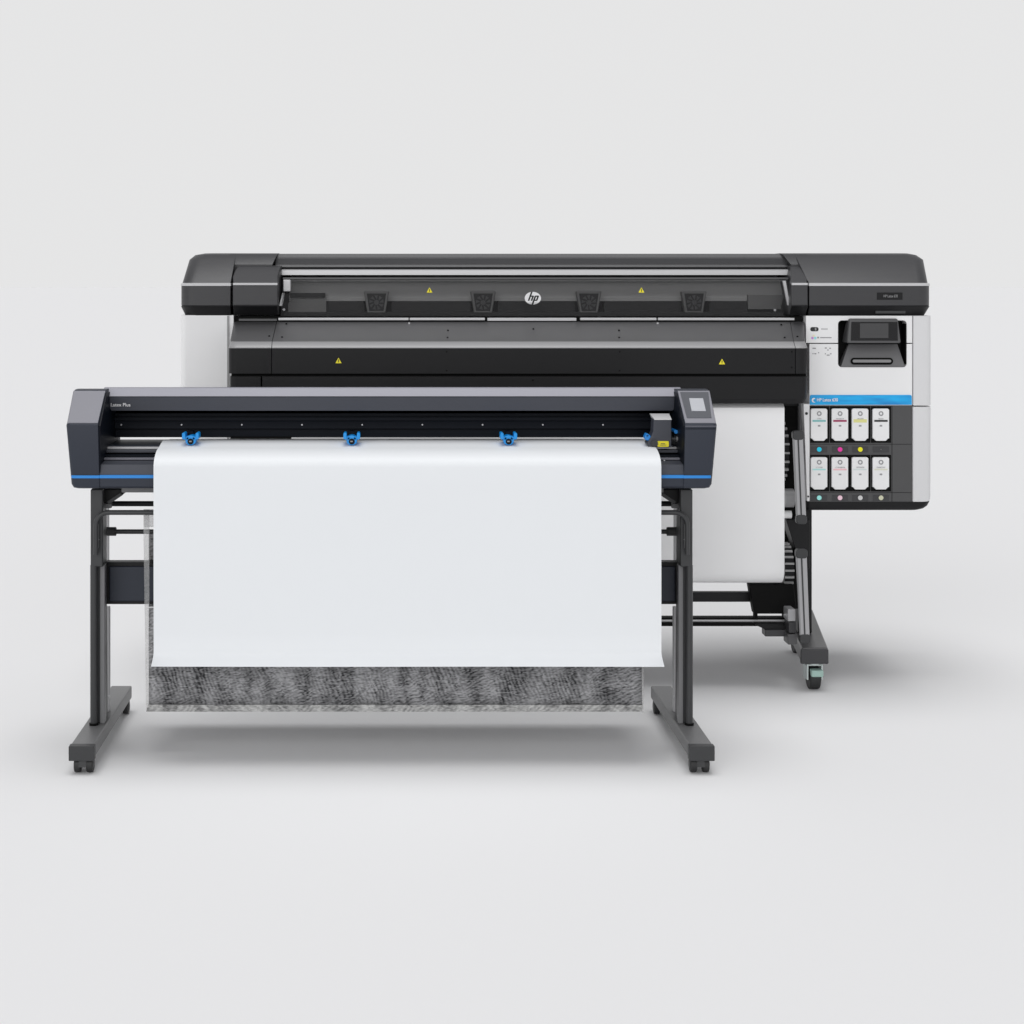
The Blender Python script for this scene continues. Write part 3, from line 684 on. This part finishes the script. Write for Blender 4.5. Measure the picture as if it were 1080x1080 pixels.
    obj('bracket_post', PB(826, 832, 644, 653, .81, .02), 'black', pr)
xm = lambda v: .535 - (v - .535)
xe = X(794, .85)
obj('takeup_bar', box(NB(), xm(xe), xe, .85, .88, Z(635, .85), Z(624.8, .85)), 'charcoal_dark', pr, bevel=.004)
xe = X(834, .82)
obj('cross_bar', box(NB(), xm(xe), xe, .82, .85, Z(653.2, .82), Z(651.2, .82)), 'black', pr)
obj('cross_bar', cyl(NB(), (xm(xe), .83, Z(655, .82)), (xe, .83, Z(655, .82)), .006), 'silver', pr)  # pale rod stands in for the overhead highlight on one dark bar
obj('cross_bar', box(NB(), xm(xe), xe, .82, .86, Z(660.4, .82), Z(656.6, .82)), 'black', pr)

# media hanging from the printer
YM = .75
xr_m, xl_m = X(827.3, YM), X(243, YM)
bm = NB()
pts = [(YM + .02, Z(424, YM + .02)), (YM, Z(430, YM))]
zb1 = Z(600, YM)
pts += [(YM, zb1 + (Z(430, YM) - zb1) * (1 - i / 6)) for i in range(1, 7)]
for i in range(1, 9):
    a = math.radians(90 * i / 8); pts.append((YM + .055 * (1 - math.cos(a)), zb1 - .052 * math.sin(a)))
pts.append((YM + .16, pts[-1][1] + .004))
back = [(p[0] + .0006, p[1] + .0004) for p in pts][::-1]
vs = [(xl_m, p[0], p[1]) for p in pts]; vr = [(xr_m, p[0], p[1]) for p in pts]
n = len(pts)
add(bm, vs + vr, [(i, i + 1, n + i + 1, n + i) for i in range(n - 1)])
md = obj('media_sheet', bm, 'paper_grey', smooth=60)
so = md.modifiers.new('thickness', 'SOLIDIFY'); so.thickness = .0006
md.modifiers.new('crisp_edge', 'EDGE_SPLIT').split_angle = math.radians(50)
md['label'] = 'off white media sheet hanging under the large back printer'; md['category'] = 'media sheet'

# ================================================================ the cutter (front)
ct = thing('vinyl_cutter', 'slate blue roll cutter on a grey castor stand in front of the printer', 'cutting plotter', (0.0, 0.2, 0))
def cutcap(s):
    """end housing; s=-1 left, +1 right, mirrored about the middle"""
    cxm = X(413, 0)
    def q(px, y): 
        v = X(px, y)
        return v if s < 0 else 2 * cxm - v
    yf = -.004
    def lev(py, y, xo, xi, yff):
        a, b = sorted((q(xo, y), q(xi, y)))
        ro, ri = .012, .001
        return (Z(py, y), a, b, yff, .36 if py > 420 else .17, (ro if s < 0 else ri), (ri if s < 0 else ro))
    L_ = [lev(515.5, 0, 80, 105, yf + .012), lev(514.4, 0, 77, 105, yf + .004), lev(510.5, 0, 75, 105, yf), lev(448.5, 0, 69.5, 103.5, yf), lev(446.6, 0, 70, 103.5, yf + .003)]
    L_ += [lev(413.0, .115, 77, 111.5, .108), lev(410.9, .125, 79, 112, .122)]
    return loft(NB(), L_)
for s in (-1, 1):
    c_ = obj('end_housing', cutcap(s), 'slate', ct, smooth=25)
    cxm = X(413, 0)
    def q(px, y): 
        v = X(px, y)
        return v if s < 0 else 2 * cxm - v
    # sloping top panel, paler colour standing in for the light on its slope
    def tq(px, py, d=.0012):
        t_ = (446.6 - py) / (413 - 446.6) * -1
        y = -.001 + .109 * t_
        return (q(px, y), y - d * .6, Z(py, y) + d)
    obj('top_panel', hexa(NB(), [tq(77.6, 412.4), tq(111.2, 412.4), tq(103.2, 446.4), tq(70.9, 446.4)], [tq(77.6, 412.4, -.002), tq(111.2, 412.4, -.002), tq(103.2, 446.2, -.002), tq(70.9, 446.4, -.002)]), 'slate_light', c_, bevel=.001)
    if s > 0:
        obj('control_panel', hexa(NB(), [tq(78.9, 414.2, .0022), tq(108.6, 414.2, .0022), tq(101.6, 441.5, .0022), tq(75.6, 441.5, .0022)], [tq(78.9, 414.2, 0), tq(108.6, 414.2, 0), tq(101.6, 441.5, 0), tq(75.6, 441.5, 0)]), 'slate_mid', c_)
        obj('touch_screen', hexa(NB(), [tq(84.5, 421, .0032), tq(99.3, 421, .0032), tq(96.6, 434.6, .0032), tq(81.4, 434.6, .0032)], [tq(84.5, 421, 0), tq(99.3, 421, 0), tq(96.6, 434.6, 0), tq(81.4, 434.6, 0)]), 'screen', c_, bevel=.0006)
        obj('seam', box(NB(), X(722.5, 0), X(755, 0), -.0048, 0, Z(452.6, 0), Z(451.8, 0)), 'navy', c_)
        obj('seam', box(NB(), X(722.5, 0), X(755, 0), -.0048, 0, Z(449.6, 0), Z(449.0, 0)), 'slate_light', c_)
    a, b = sorted((q(103.4, 0) - .0005, q(105.1, 0) + .0012))
    obj('inner_cheek', ext_x(NB(), [(.004, Z(500, 0)), (.004, Z(449.5, 0)), (.112, Z(414.5, .112)), (.17, Z(413, .17)), (.30, Z(418, .3)), (.30, Z(500, 0))], a, b), 'navy', c_)  # dark plate added so the inner face reads as shaded
    a, b = sorted((q(75.0, 0), q(105.1, 0)))
    obj('blue_line', loft(NB(), [(Z(504.2, 0), a - .0008, b, -.0055, .1, .012 if s < 0 else .001, .001 if s < 0 else .012), (Z(501.2, 0), a - .0012, b, -.0055, .1, .012 if s < 0 else .001, .001 if s < 0 else .012)]), 'blue', c_)
# upper beam
xa1, xb1 = X(109.5, .17), X(718, .17)
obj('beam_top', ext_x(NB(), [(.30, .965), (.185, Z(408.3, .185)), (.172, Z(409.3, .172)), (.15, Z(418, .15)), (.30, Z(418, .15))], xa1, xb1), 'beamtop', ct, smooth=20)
bf = obj('beam_front', ext_x(NB(), [(.153, Z(418.6, .153)), (.160, Z(433.3, .16)), (.28, Z(433.3, .16)), (.28, Z(418.6, .153))],
              [X(110, .155), X(117, .155), X(117, .155), X(110, .155)], [X(717.5, .155), X(710, .155), X(710, .155), X(717.5, .155)]), 'slate_mid', ct, bevel=.0015)
text('beam_lettering', 'Latex Plus', .0135, X(116.6, .15), .149, Z(428.6, .15), 'print_white', bf, stretch=1.0)
obj('beam_core', pbox(NB(), 104, 722, 418.4, 436, .25, .10), 'navy', ct)
rl = obj('guide_rail', ext_x(NB(), [(.25, Z(433, .25)), (.25, Z(439.5, .25)), (.238, Z(440.2, .238)), (.238, Z(443.5, .238)), (.246, Z(444.2, .246)), (.240, Z(452, .24)), (.255, Z(453, .25)), (.255, Z(461.2, .255)), (.31, Z(461.2, .255)), (.32, Z(433, .25))], X(106, .25), X(722, .25)), 'navy', ct, smooth=20)
for i in range(9):
    obj('rivet', disc_y(NB(), X(128 + 63.5 * i, .24), Z(448, .24), .0022, .2395, .245, 10), 'rivet', rl)
obj('cutting_strip', pbox(NB(), 243, 307, 460.6, 463, .248, .02), 'black', ct)
# platen and apron
PZ = Z(463.4, .33)
obj('platen', box(NB(), X(103, .1), X(723, .1), .13, .33, .76, PZ), 'slate', ct, bevel=.002)
obj('platen_rail', pbox(NB(), 107, 721, 471.4, 473.4, .118, .012), 'silver', ct)
obj('platen_groove', pbox(NB(), 105, 723, 473.4, 486, .125, .02), 'navy', ct)
obj('platen_rail', pbox(NB(), 106, 722, 474.6, 477.5, .10, .02), 'slate_mid', ct, bevel=.001)
obj('platen_rail', pbox(NB(), 106, 722, 479.8, 482.0, .08, .03), 'navy', ct)
obj('platen_rail', pbox(NB(), 105, 722, 483.0, 485.2, .065, .03), 'slate_light', ct, bevel=.001)
ap = obj('apron', ext_x(NB(), [(.055, Z(486.2, .055)), (.012, Z(490, .012)), (.002, Z(500.8, 0)), (.2, Z(500.8, 0)), (.2, Z(486.2, .055))], [X(107.5, .02), X(106.5, .02), X(104.5, 0), X(104.5, 0), X(107.5, 0)], [X(721, .02)] * 5), 'slate_mid', ct, smooth=20)
obj('blue_line', box(NB(), X(105.2, 0), X(721, 0), -.0045, .15, Z(504.2, 0), Z(501.0, 0)), 'blue', ct)
obj('lower_front', loft(NB(), [(Z(515.2, 0), X(104.5, 0), X(722, 0), .008, .3, .001, .001), (Z(513, 0), X(104.5, 0), X(722, 0), 0, .3, .001, .001), (Z(504.4, 0), X(104.5, 0), X(722, 0), -.001, .3, .001, .001)]), 'slate', ct)
obj('lower_lip', pbox(NB(), 128, 700, 513, 519.5, .06, .06), 'leg_light', ct, bevel=.002)

# tool carriage
yc = .085
cg = obj('tool_carriage', ext_y(NB(), [(X(689.5, yc), Z(442, yc)), (X(708.3, yc), Z(442, yc)), (X(708.3, yc), Z(471.8, yc)), (X(692, yc), Z(471.8, yc))] + [(X(686.5 + 4 * math.cos(a) * 1.0, yc), Z(467.8 + 4 * math.sin(a), yc)) for a in [math.radians(v) for v in (70, 110, 150, 180)]] + [(X(686.5, yc), Z(461, yc)), (X(689, yc), Z(455, yc))], yc, .135), 'slate_mid', ct, bevel=.002)
obj('carriage_top', ext_x(NB(), [(yc - .003, Z(442.8, yc)), (yc + .001, Z(441.8, yc)), (yc + .04, Z(436.4, yc + .04)), (yc + .05, Z(436.4, yc + .04)), (yc + .05, Z(442.8, yc))], [X(690, yc)] * 2 + [X(688, yc)] * 2 + [X(690, yc)], X(708.5, yc)), 'highlight_trim', cg, bevel=.001)
lb = obj('warning_label', ext_y(NB(), rrect(X(693.2, yc), X(705.3, yc), Z(471.2, yc), Z(465.2, yc), .003), yc - .0015, yc), 'yellow', cg)
bm = NB(); pbox(bm, 697, 701.5, 467.6, 468.3, yc - .0022, .001); pbox(bm, 696, 702.5, 469.2, 469.7, yc - .0022, .001); obj('label_print', bm, 'slate_mid', lb)
obj('blue_knob', disc_y(NB(), X(682.7, .10), Z(461, .10), .0085, .09, .12), 'blue', cg, bevel=.002)
obj('blue_knob', disc_y(NB(), X(682.0, .10), Z(458.5, .10), .004, .09, .12), 'blue', cg)
obj('tool_holder', disc_y(NB(), X(690, yc), Z(467.5, yc), .0095, yc - .006, yc + .02), 'leg', cg)
obj('park_bracket', pbox(NB(), 709.5, 720, 436, 463, .17, .03), 'navy', ct)
obj('blue_knob', disc_y(NB(), X(711.7, .12), Z(454.8, .12), .0052, .10, .17), 'blue', ct)
obj('yellow_latch', ext_y(NB(), [(X(718.5, .08), Z(449.5, .08)), (X(721.6, .08), Z(450.2, .08)), (X(721.5, .08), Z(454.5, .08)), (X(719.4, .08), Z(453.5, .08))], .08, .1), 'yellow', ct)
obj('spring_rod', cyl(NB(), (X(713, .1), .1, Z(463.2, .1)), (X(722, .1), .1, Z(463.2, .1)), .007), 'leg_light', ct)
obj('spring_rod', cyl(NB(), (X(708.5, .1), .1, Z(463.2, .1)), (X(713, .1), .1, Z(463.2, .1)), .004), 'leg', ct)
obj('screw', disc_y(NB(), X(720, .05), Z(470, .05), .0035, .045, .06), 'white', ct)
obj('screw', disc_y(NB(), X(700.7, .06), Z(486, .06), .002, .058, .07), 'white', ct)
# pinch levers
for px in (201, 371, 536.5):
    y = .095
    cx_, cz_ = X(px, y), Z(464.6, y)
    bm = NB()
    n = 18
    R0, R1 = .0148, .0075
    outr = [(cx_ + R0 * math.cos(2 * math.pi * i / n), cz_ + R0 * .92 * math.sin(2 * math.pi * i / n)) for i in range(n)]
    ext_y(bm, outr, y, y + .05)
    pl_ = obj('pinch_lever', bm, 'clipblue', ct, bevel=.002)
    obj('roller_opening', disc_y(NB(), cx_, cz_ - .0028, .0082, y - .002, y + .002), 'navy', pl_)
    obj('roller_pin', pbox(NB(), px - 1.5, px + 1.0, 465.0, 466.2, y - .004, .003), 'print_grey', pl_)
    for sg in (-1, 1):
        bm = NB()
        exx = cx_ + sg * .0185
        ext_y(bm, rrect(exx - .0045, exx + .0045, Z(463.3, y), Z(456.3, y), .004), y - .006, y + .04)
        obj('lever_ear', bm, 'clipblue', pl_, bevel=.001)
        bm = NB(); ext_y(bm, [(cx_ + sg * .006, cz_ + .003), (exx, Z(463.6, y)), (exx + sg * .003, Z(461.5, y)), (cx_ + sg * .007, cz_ + .012)], y, y + .03)
        obj('lever_web', bm, 'clipblue', pl_)
    obj('lever_arm', pbox(NB(), px - 2.6, px + 2.6, 455, 461, y + .045, .04), 'navy', pl_)

# stand: legs, feet, castors
cxm = X(413, 0)
for s in (-1, 1):
    def q(v): return v if s < 0 else 2 * cxm - v
    def bx(bm, x0, x1, y0, y1, z0, z1):
        a, b = sorted((q(x0), q(x1))); return box(bm, a, b, y0, y1, z0, z1)
    zt, zb = Z(787, -.15), Z(802, -.15)
    ft = obj('foot', bx(NB(), X(73, -.15), X(98, -.15), -.15, .51, zb, zt), 'foot', ct, bevel=.004, seg=3)
    obj('end_cap', bx(NB(), X(73, -.15) - .0012, X(98, -.15) + .0035, -.154, -.128, zb - .001, zt + .001), 'leg', ft, bevel=.002)
    for yv in (-.125, .47):
        bm = NB()
        xc = X(90, -.105)
        ca = obj('castor', cyl(NB(), (q(xc), yv, .055), (q(xc), yv, .030), .009), 'leg', ft)
        obj('hood', ext_x(NB(), [(yv - .022, .018), (yv - .02, .034), (yv, .041), (yv + .02, .034), (yv + .022, .018)], q(xc - .010), q(xc + .010)), 'leg', ca)
        for dx in (-.015, .017):
            obj('wheel', cyl(NB(), (q(xc + dx - .0085), yv, .0215), (q(xc + dx + .0085), yv, .0215), .0215, seg=28), 'rubber', ca, bevel=.003)
            obj('wheel_cover', cyl(NB(), (q(xc + dx - .010), yv, .0215), (q(xc + dx + .010), yv, .0215), .013, seg=20), 'leg', ca, bevel=.001)
    ztop = Z(516, .05)
    # box column, tapering outward a little from the middle down, and the round front post
    col_ = obj('leg', hexa(NB(), [(q(X(96.5, .075)), .075, zt), (q(X(109, .075)), .075, zt), (q(X(109, .075)), .15, zt), (q(X(96.5, .075)), .15, zt)],
                [(q(X(96.5, .075)), .075, ztop), (q(X(107.5, .075)), .075, ztop), (q(X(107.5, .075)), .15, ztop), (q(X(96.5, .075)), .15, ztop)]), 'leg', ct, bevel=.004, seg=3)
    bm = NB(); cyl(bm, (q(X(99, .06)), .06, zt - .001), (q(X(99, .06)), .06, Z(596, .06)), .0098, seg=20)
    obj('front_post', bm, 'leg', col_)
    bm = NB(); bx(bm, X(95.3, .05), X(108.4, .05), .05, .08, Z(598, .05), ztop)
    obj('upper_sleeve', bm, 'leg', col_, bevel=.004, seg=3)
    obj('inner_strip', bx(NB(), X(105.3, .07), X(110.3, .07), .071, .10, zt + .0005, Z(596, .07)), 'leg_light', col_, bevel=.0015)
    obj('rear_brace', bx(NB(), X(108, .2), X(115.6, .2), .20, .215, zt, Z(640, .2)), 'brace', col_, bevel=.0015)
    obj('rear_brace', bx(NB(), X(106, .26), X(115.2, .26), .25, .262, Z(596, .26), Z(522, .26)), 'brace', col_)
    obj('bolt', cyl(NB(), (q(X(112.3, .2) + .006), .19, Z(734, .2)), (q(X(113, .2) + .009), .19, Z(734, .2)), .004, seg=10), 'silver', col_)
    obj('bolt', disc_y(NB(), q(X(104, .05)), Z(569, .05), .002, .047, .052, 10), 'rivet', col_)
    obj('post_collar', cyl(NB(), (q(X(99, .06)), .06, zt), (q(X(99, .06)), .06, zt + .006), .0125), 'black', col_)
    # bracket below the body
    obj('bracket', ext_y(NB(), [(q(X(108.6, .1)), Z(515.8, .1)), (q(X(131, .1)), Z(515.8, .1)), (q(X(130, .1)), Z(521.5, .1)), (q(X(118, .1)), Z(529.5, .1)), (q(X(113, .1)), Z(532, .1)), (q(X(108.6, .1)), Z(530, .1))], .10, .16), 'charcoal_dark', ct, bevel=.003)
    obj('bracket_clip', hexa(NB(), [(q(X(113, .09)), .09, Z(529, .09)), (q(X(115, .09)), .09, Z(532, .09)), (q(X(129, .09)), .09, Z(522.5, .09)), (q(X(127, .09)), .09, Z(520, .09))],
            [(q(X(113, .09)), .10, Z(529, .09)), (q(X(115, .09)), .10, Z(532, .09)), (q(X(129, .09)), .10, Z(522.5, .09)), (q(X(127, .09)), .10, Z(520, .09))]), 'leg', ct)
    obj('bar_end_knob', tube(NB(), [(q(X(px_, .2)), .2, Z(560.5, .2)) for px_ in (108, 110, 112, 119, 121, 122.5)], .0125), 'rubber', ct, bevel=.001)
    obj('bracket_tab', pbox(NB(), *(sorted((108.5, 117)) if s < 0 else sorted((826 - 108.5, 826 - 117))), 531.5, 536, .11, .02), 'leg_light', ct)
    obj('shade_guide', bx(NB(), X(102, .055), X(104.6, .055), .046, .052, Z(578, .05), Z(553, .05)), 'leg_light', ct)
# rails across the stand
obj('rear_roller', cyl(NB(), (X(117, .2), .2, Z(531.2, .2)), (X(709, .2), .2, Z(531.2, .2)), .0075, seg=20), 'charcoal_dark', ct)
bm = NB(); yv = .03
pp = []
xL, xR = X(101, yv), X(725, yv); zT = Z(540.5, yv); r_ = .034
pp += [(xL, yv, Z(585, yv)), (xL, yv, zT - r_)]
pp += [(xL + r_ - r_ * math.cos(math.radians(a)), yv, zT - r_ + r_ * math.sin(math.radians(a))) for a in range(15, 91, 15)]
pp += [(xR - r_ + r_ * math.sin(math.radians(a)), yv, zT - r_ + r_ * math.cos(math.radians(a))) for a in range(0, 91, 15)]
pp += [(xR, yv, Z(585, yv))]
obj('support_tube', tube(bm, pp, .0068), 'leg', ct)
obj('rear_roller', cyl(NB(), (X(118, .2), .2, Z(560.7, .2)), (X(709, .2), .2, Z(560.7, .2)), .0066, seg=20), 'leg', ct)
cp = obj('cross_panel', pbox(NB(), 110.5, 716, 593, 637.3, .14, .04), 'charcoal_dark', ct, bevel=.002)
obj('panel_face', pbox(NB(), 115, 712.5, 597.5, 634.5, .134, .01), 'slate', cp, bevel=.004, seg=3)

# catch basket: net box slung between the legs, open at the top
yb0 = .05
zt_b, zb_b, zh_b = Z(641, yb0), Z(743, yb0), Z(751, yb0)
bm = NB()
nx, nz = 60, 5
def fold(u, v):
    return .004 * math.sin(u * 31 + 2.0 * v) + .003 * math.sin(u * 73 + 5 * v + 1) + .006 * math.sin(u * 3.1) * v
g = [[bm.verts.new((X(156.8, yb0) + (X(677, yb0) - X(156.8, yb0)) * i / nx, yb0 + fold(i / nx, j / nz), zb_b + (zt_b - zb_b) * j / nz)) for i in range(nx + 1)] for j in range(nz + 1)]
for j in range(nz):
    for i in range(nx): bm.faces.new((g[j][i], g[j][i + 1], g[j + 1][i + 1], g[j + 1][i]))
bk = obj('basket', bm, 'mesh', ct, smooth=80)
so = bk.modifiers.new('thickness', 'SOLIDIFY'); so.thickness = .0012
obj('hem', hexa(NB(), [(X(156.5, yb0), yb0 - .006, zb_b), (X(677.5, yb0), yb0 - .006, zb_b), (X(677.5, yb0), yb0 + .004, zh_b), (X(154, yb0), yb0 + .004, zh_b)],
           [(X(156.5, yb0), yb0 + .004, zb_b), (X(677.5, yb0), yb0 + .004, zb_b), (X(677.5, yb0), yb0 + .012, zh_b), (X(154, yb0), yb0 + .012, zh_b)]), 'hem', bk)
obj('floor_net', hexa(NB(), [(X(157, yb0), yb0 + .006, zh_b + .002), (X(677, yb0), yb0 + .006, zh_b + .002), (X(677, yb0), .36, zh_b + .082), (X(157, yb0), .36, zh_b + .082)],
           [(X(157, yb0), yb0 + .006, zh_b), (X(677, yb0), yb0 + .006, zh_b), (X(677, yb0), .36, zh_b + .080), (X(157, yb0), .36, zh_b + .080)]), 'mesh', bk)  # unseen basket bottom, set and tilted for the shadow it casts below
obj('rear_net', box(NB(), X(157, .19), X(677, .19), .362, .364, zh_b + .081, Z(556, .36)), 'mesh', bk)
yr = .20
obj('side_net', hexa(NB(), [(X(151, yb0), yb0, Z(537, yb0)), (X(157.5, yb0), yb0, Z(537, yb0)), (X(157.2, yb0), yb0 + .002, Z(750.5, yb0)), (X(154, yb0), yb0 + .002, Z(750.5, yb0))],
           [(X(151, yb0), yb0 + .002, Z(537, yb0)), (X(157.5, yb0), yb0 + .002, Z(537, yb0)), (X(157.2, yb0), yb0 + .004, Z(750.5, yb0)), (X(154, yb0), yb0 + .004, Z(750.5, yb0))]), 'sheer', bk)
obj('side_net', box(NB(), X(152, yr), X(170, yr), yr, yr + .002, Z(556, yr), Z(537, yr)), 'sheer', bk)
obj('upper_net', box(NB(), X(156.8, yr), X(668, yr), yr, yr + .002, Z(640, yr), Z(562, yr)), 'mesh', bk)
obj('edge_binding', box(NB(), X(676.5, yb0), X(678.8, yb0), yb0 - .004, yb0 + .004, zh_b, Z(700, yb0)), 'sheer', bk)

# the sheet draped over the cutter
bm = NB()
yf = -.022
x0, x1 = X(162, yf), X(697.5, yf)
prof = [(.32, PZ + .0015), (.26, PZ + .005), (.215, Z(464.0, .215)), (.18, Z(464.1, .18)), (.15, Z(465.4, .15)), (.12, Z(468.0, .12))]
prof.append((.09, PZ + .002))
R = .112; zc = PZ + .001
for i in range(1, 13):
    a = math.radians(90 * i / 12)
    prof.append((.09 - (.09 - yf) * math.sin(a), zc - .044 * (1 - math.cos(a))))
zl = Z(688, yf)
z0_ = prof[-1][1]
for i in range(1, 11):
    t_ = i / 10; prof.append((yf, z0_ + (zl - z0_) * t_))
for i in range(1, 7):
    t_ = i / 6; prof.append((yf - .050 * t_ ** 1.6, zl - .027 * t_))
nx = 24
rows_ = []
for j in range(nx + 1):
    u = j / nx
    rows_.append([bm.verts.new((x0 + (x1 - x0) * u, p[0] + .0012 * math.sin(u * 9 + p[1] * 7) * (p[0] < .05), p[1])) for p in prof])
for j in range(nx):
    for i in range(len(prof) - 1):
        bm.faces.new((rows_[j][i], rows_[j + 1][i], rows_[j + 1][i + 1], rows_[j][i + 1]))
ms = obj('media_sheet', bm, 'paper', smooth=60)
so = ms.modifiers.new('thickness', 'SOLIDIFY'); so.thickness = .0006; so.offset = 0
ms.modifiers.new('crisp_edge', 'EDGE_SPLIT').split_angle = math.radians(50)
ms['label'] = 'large blank white vinyl sheet draped over the front of the slate cutter'; ms['category'] = 'media sheet'
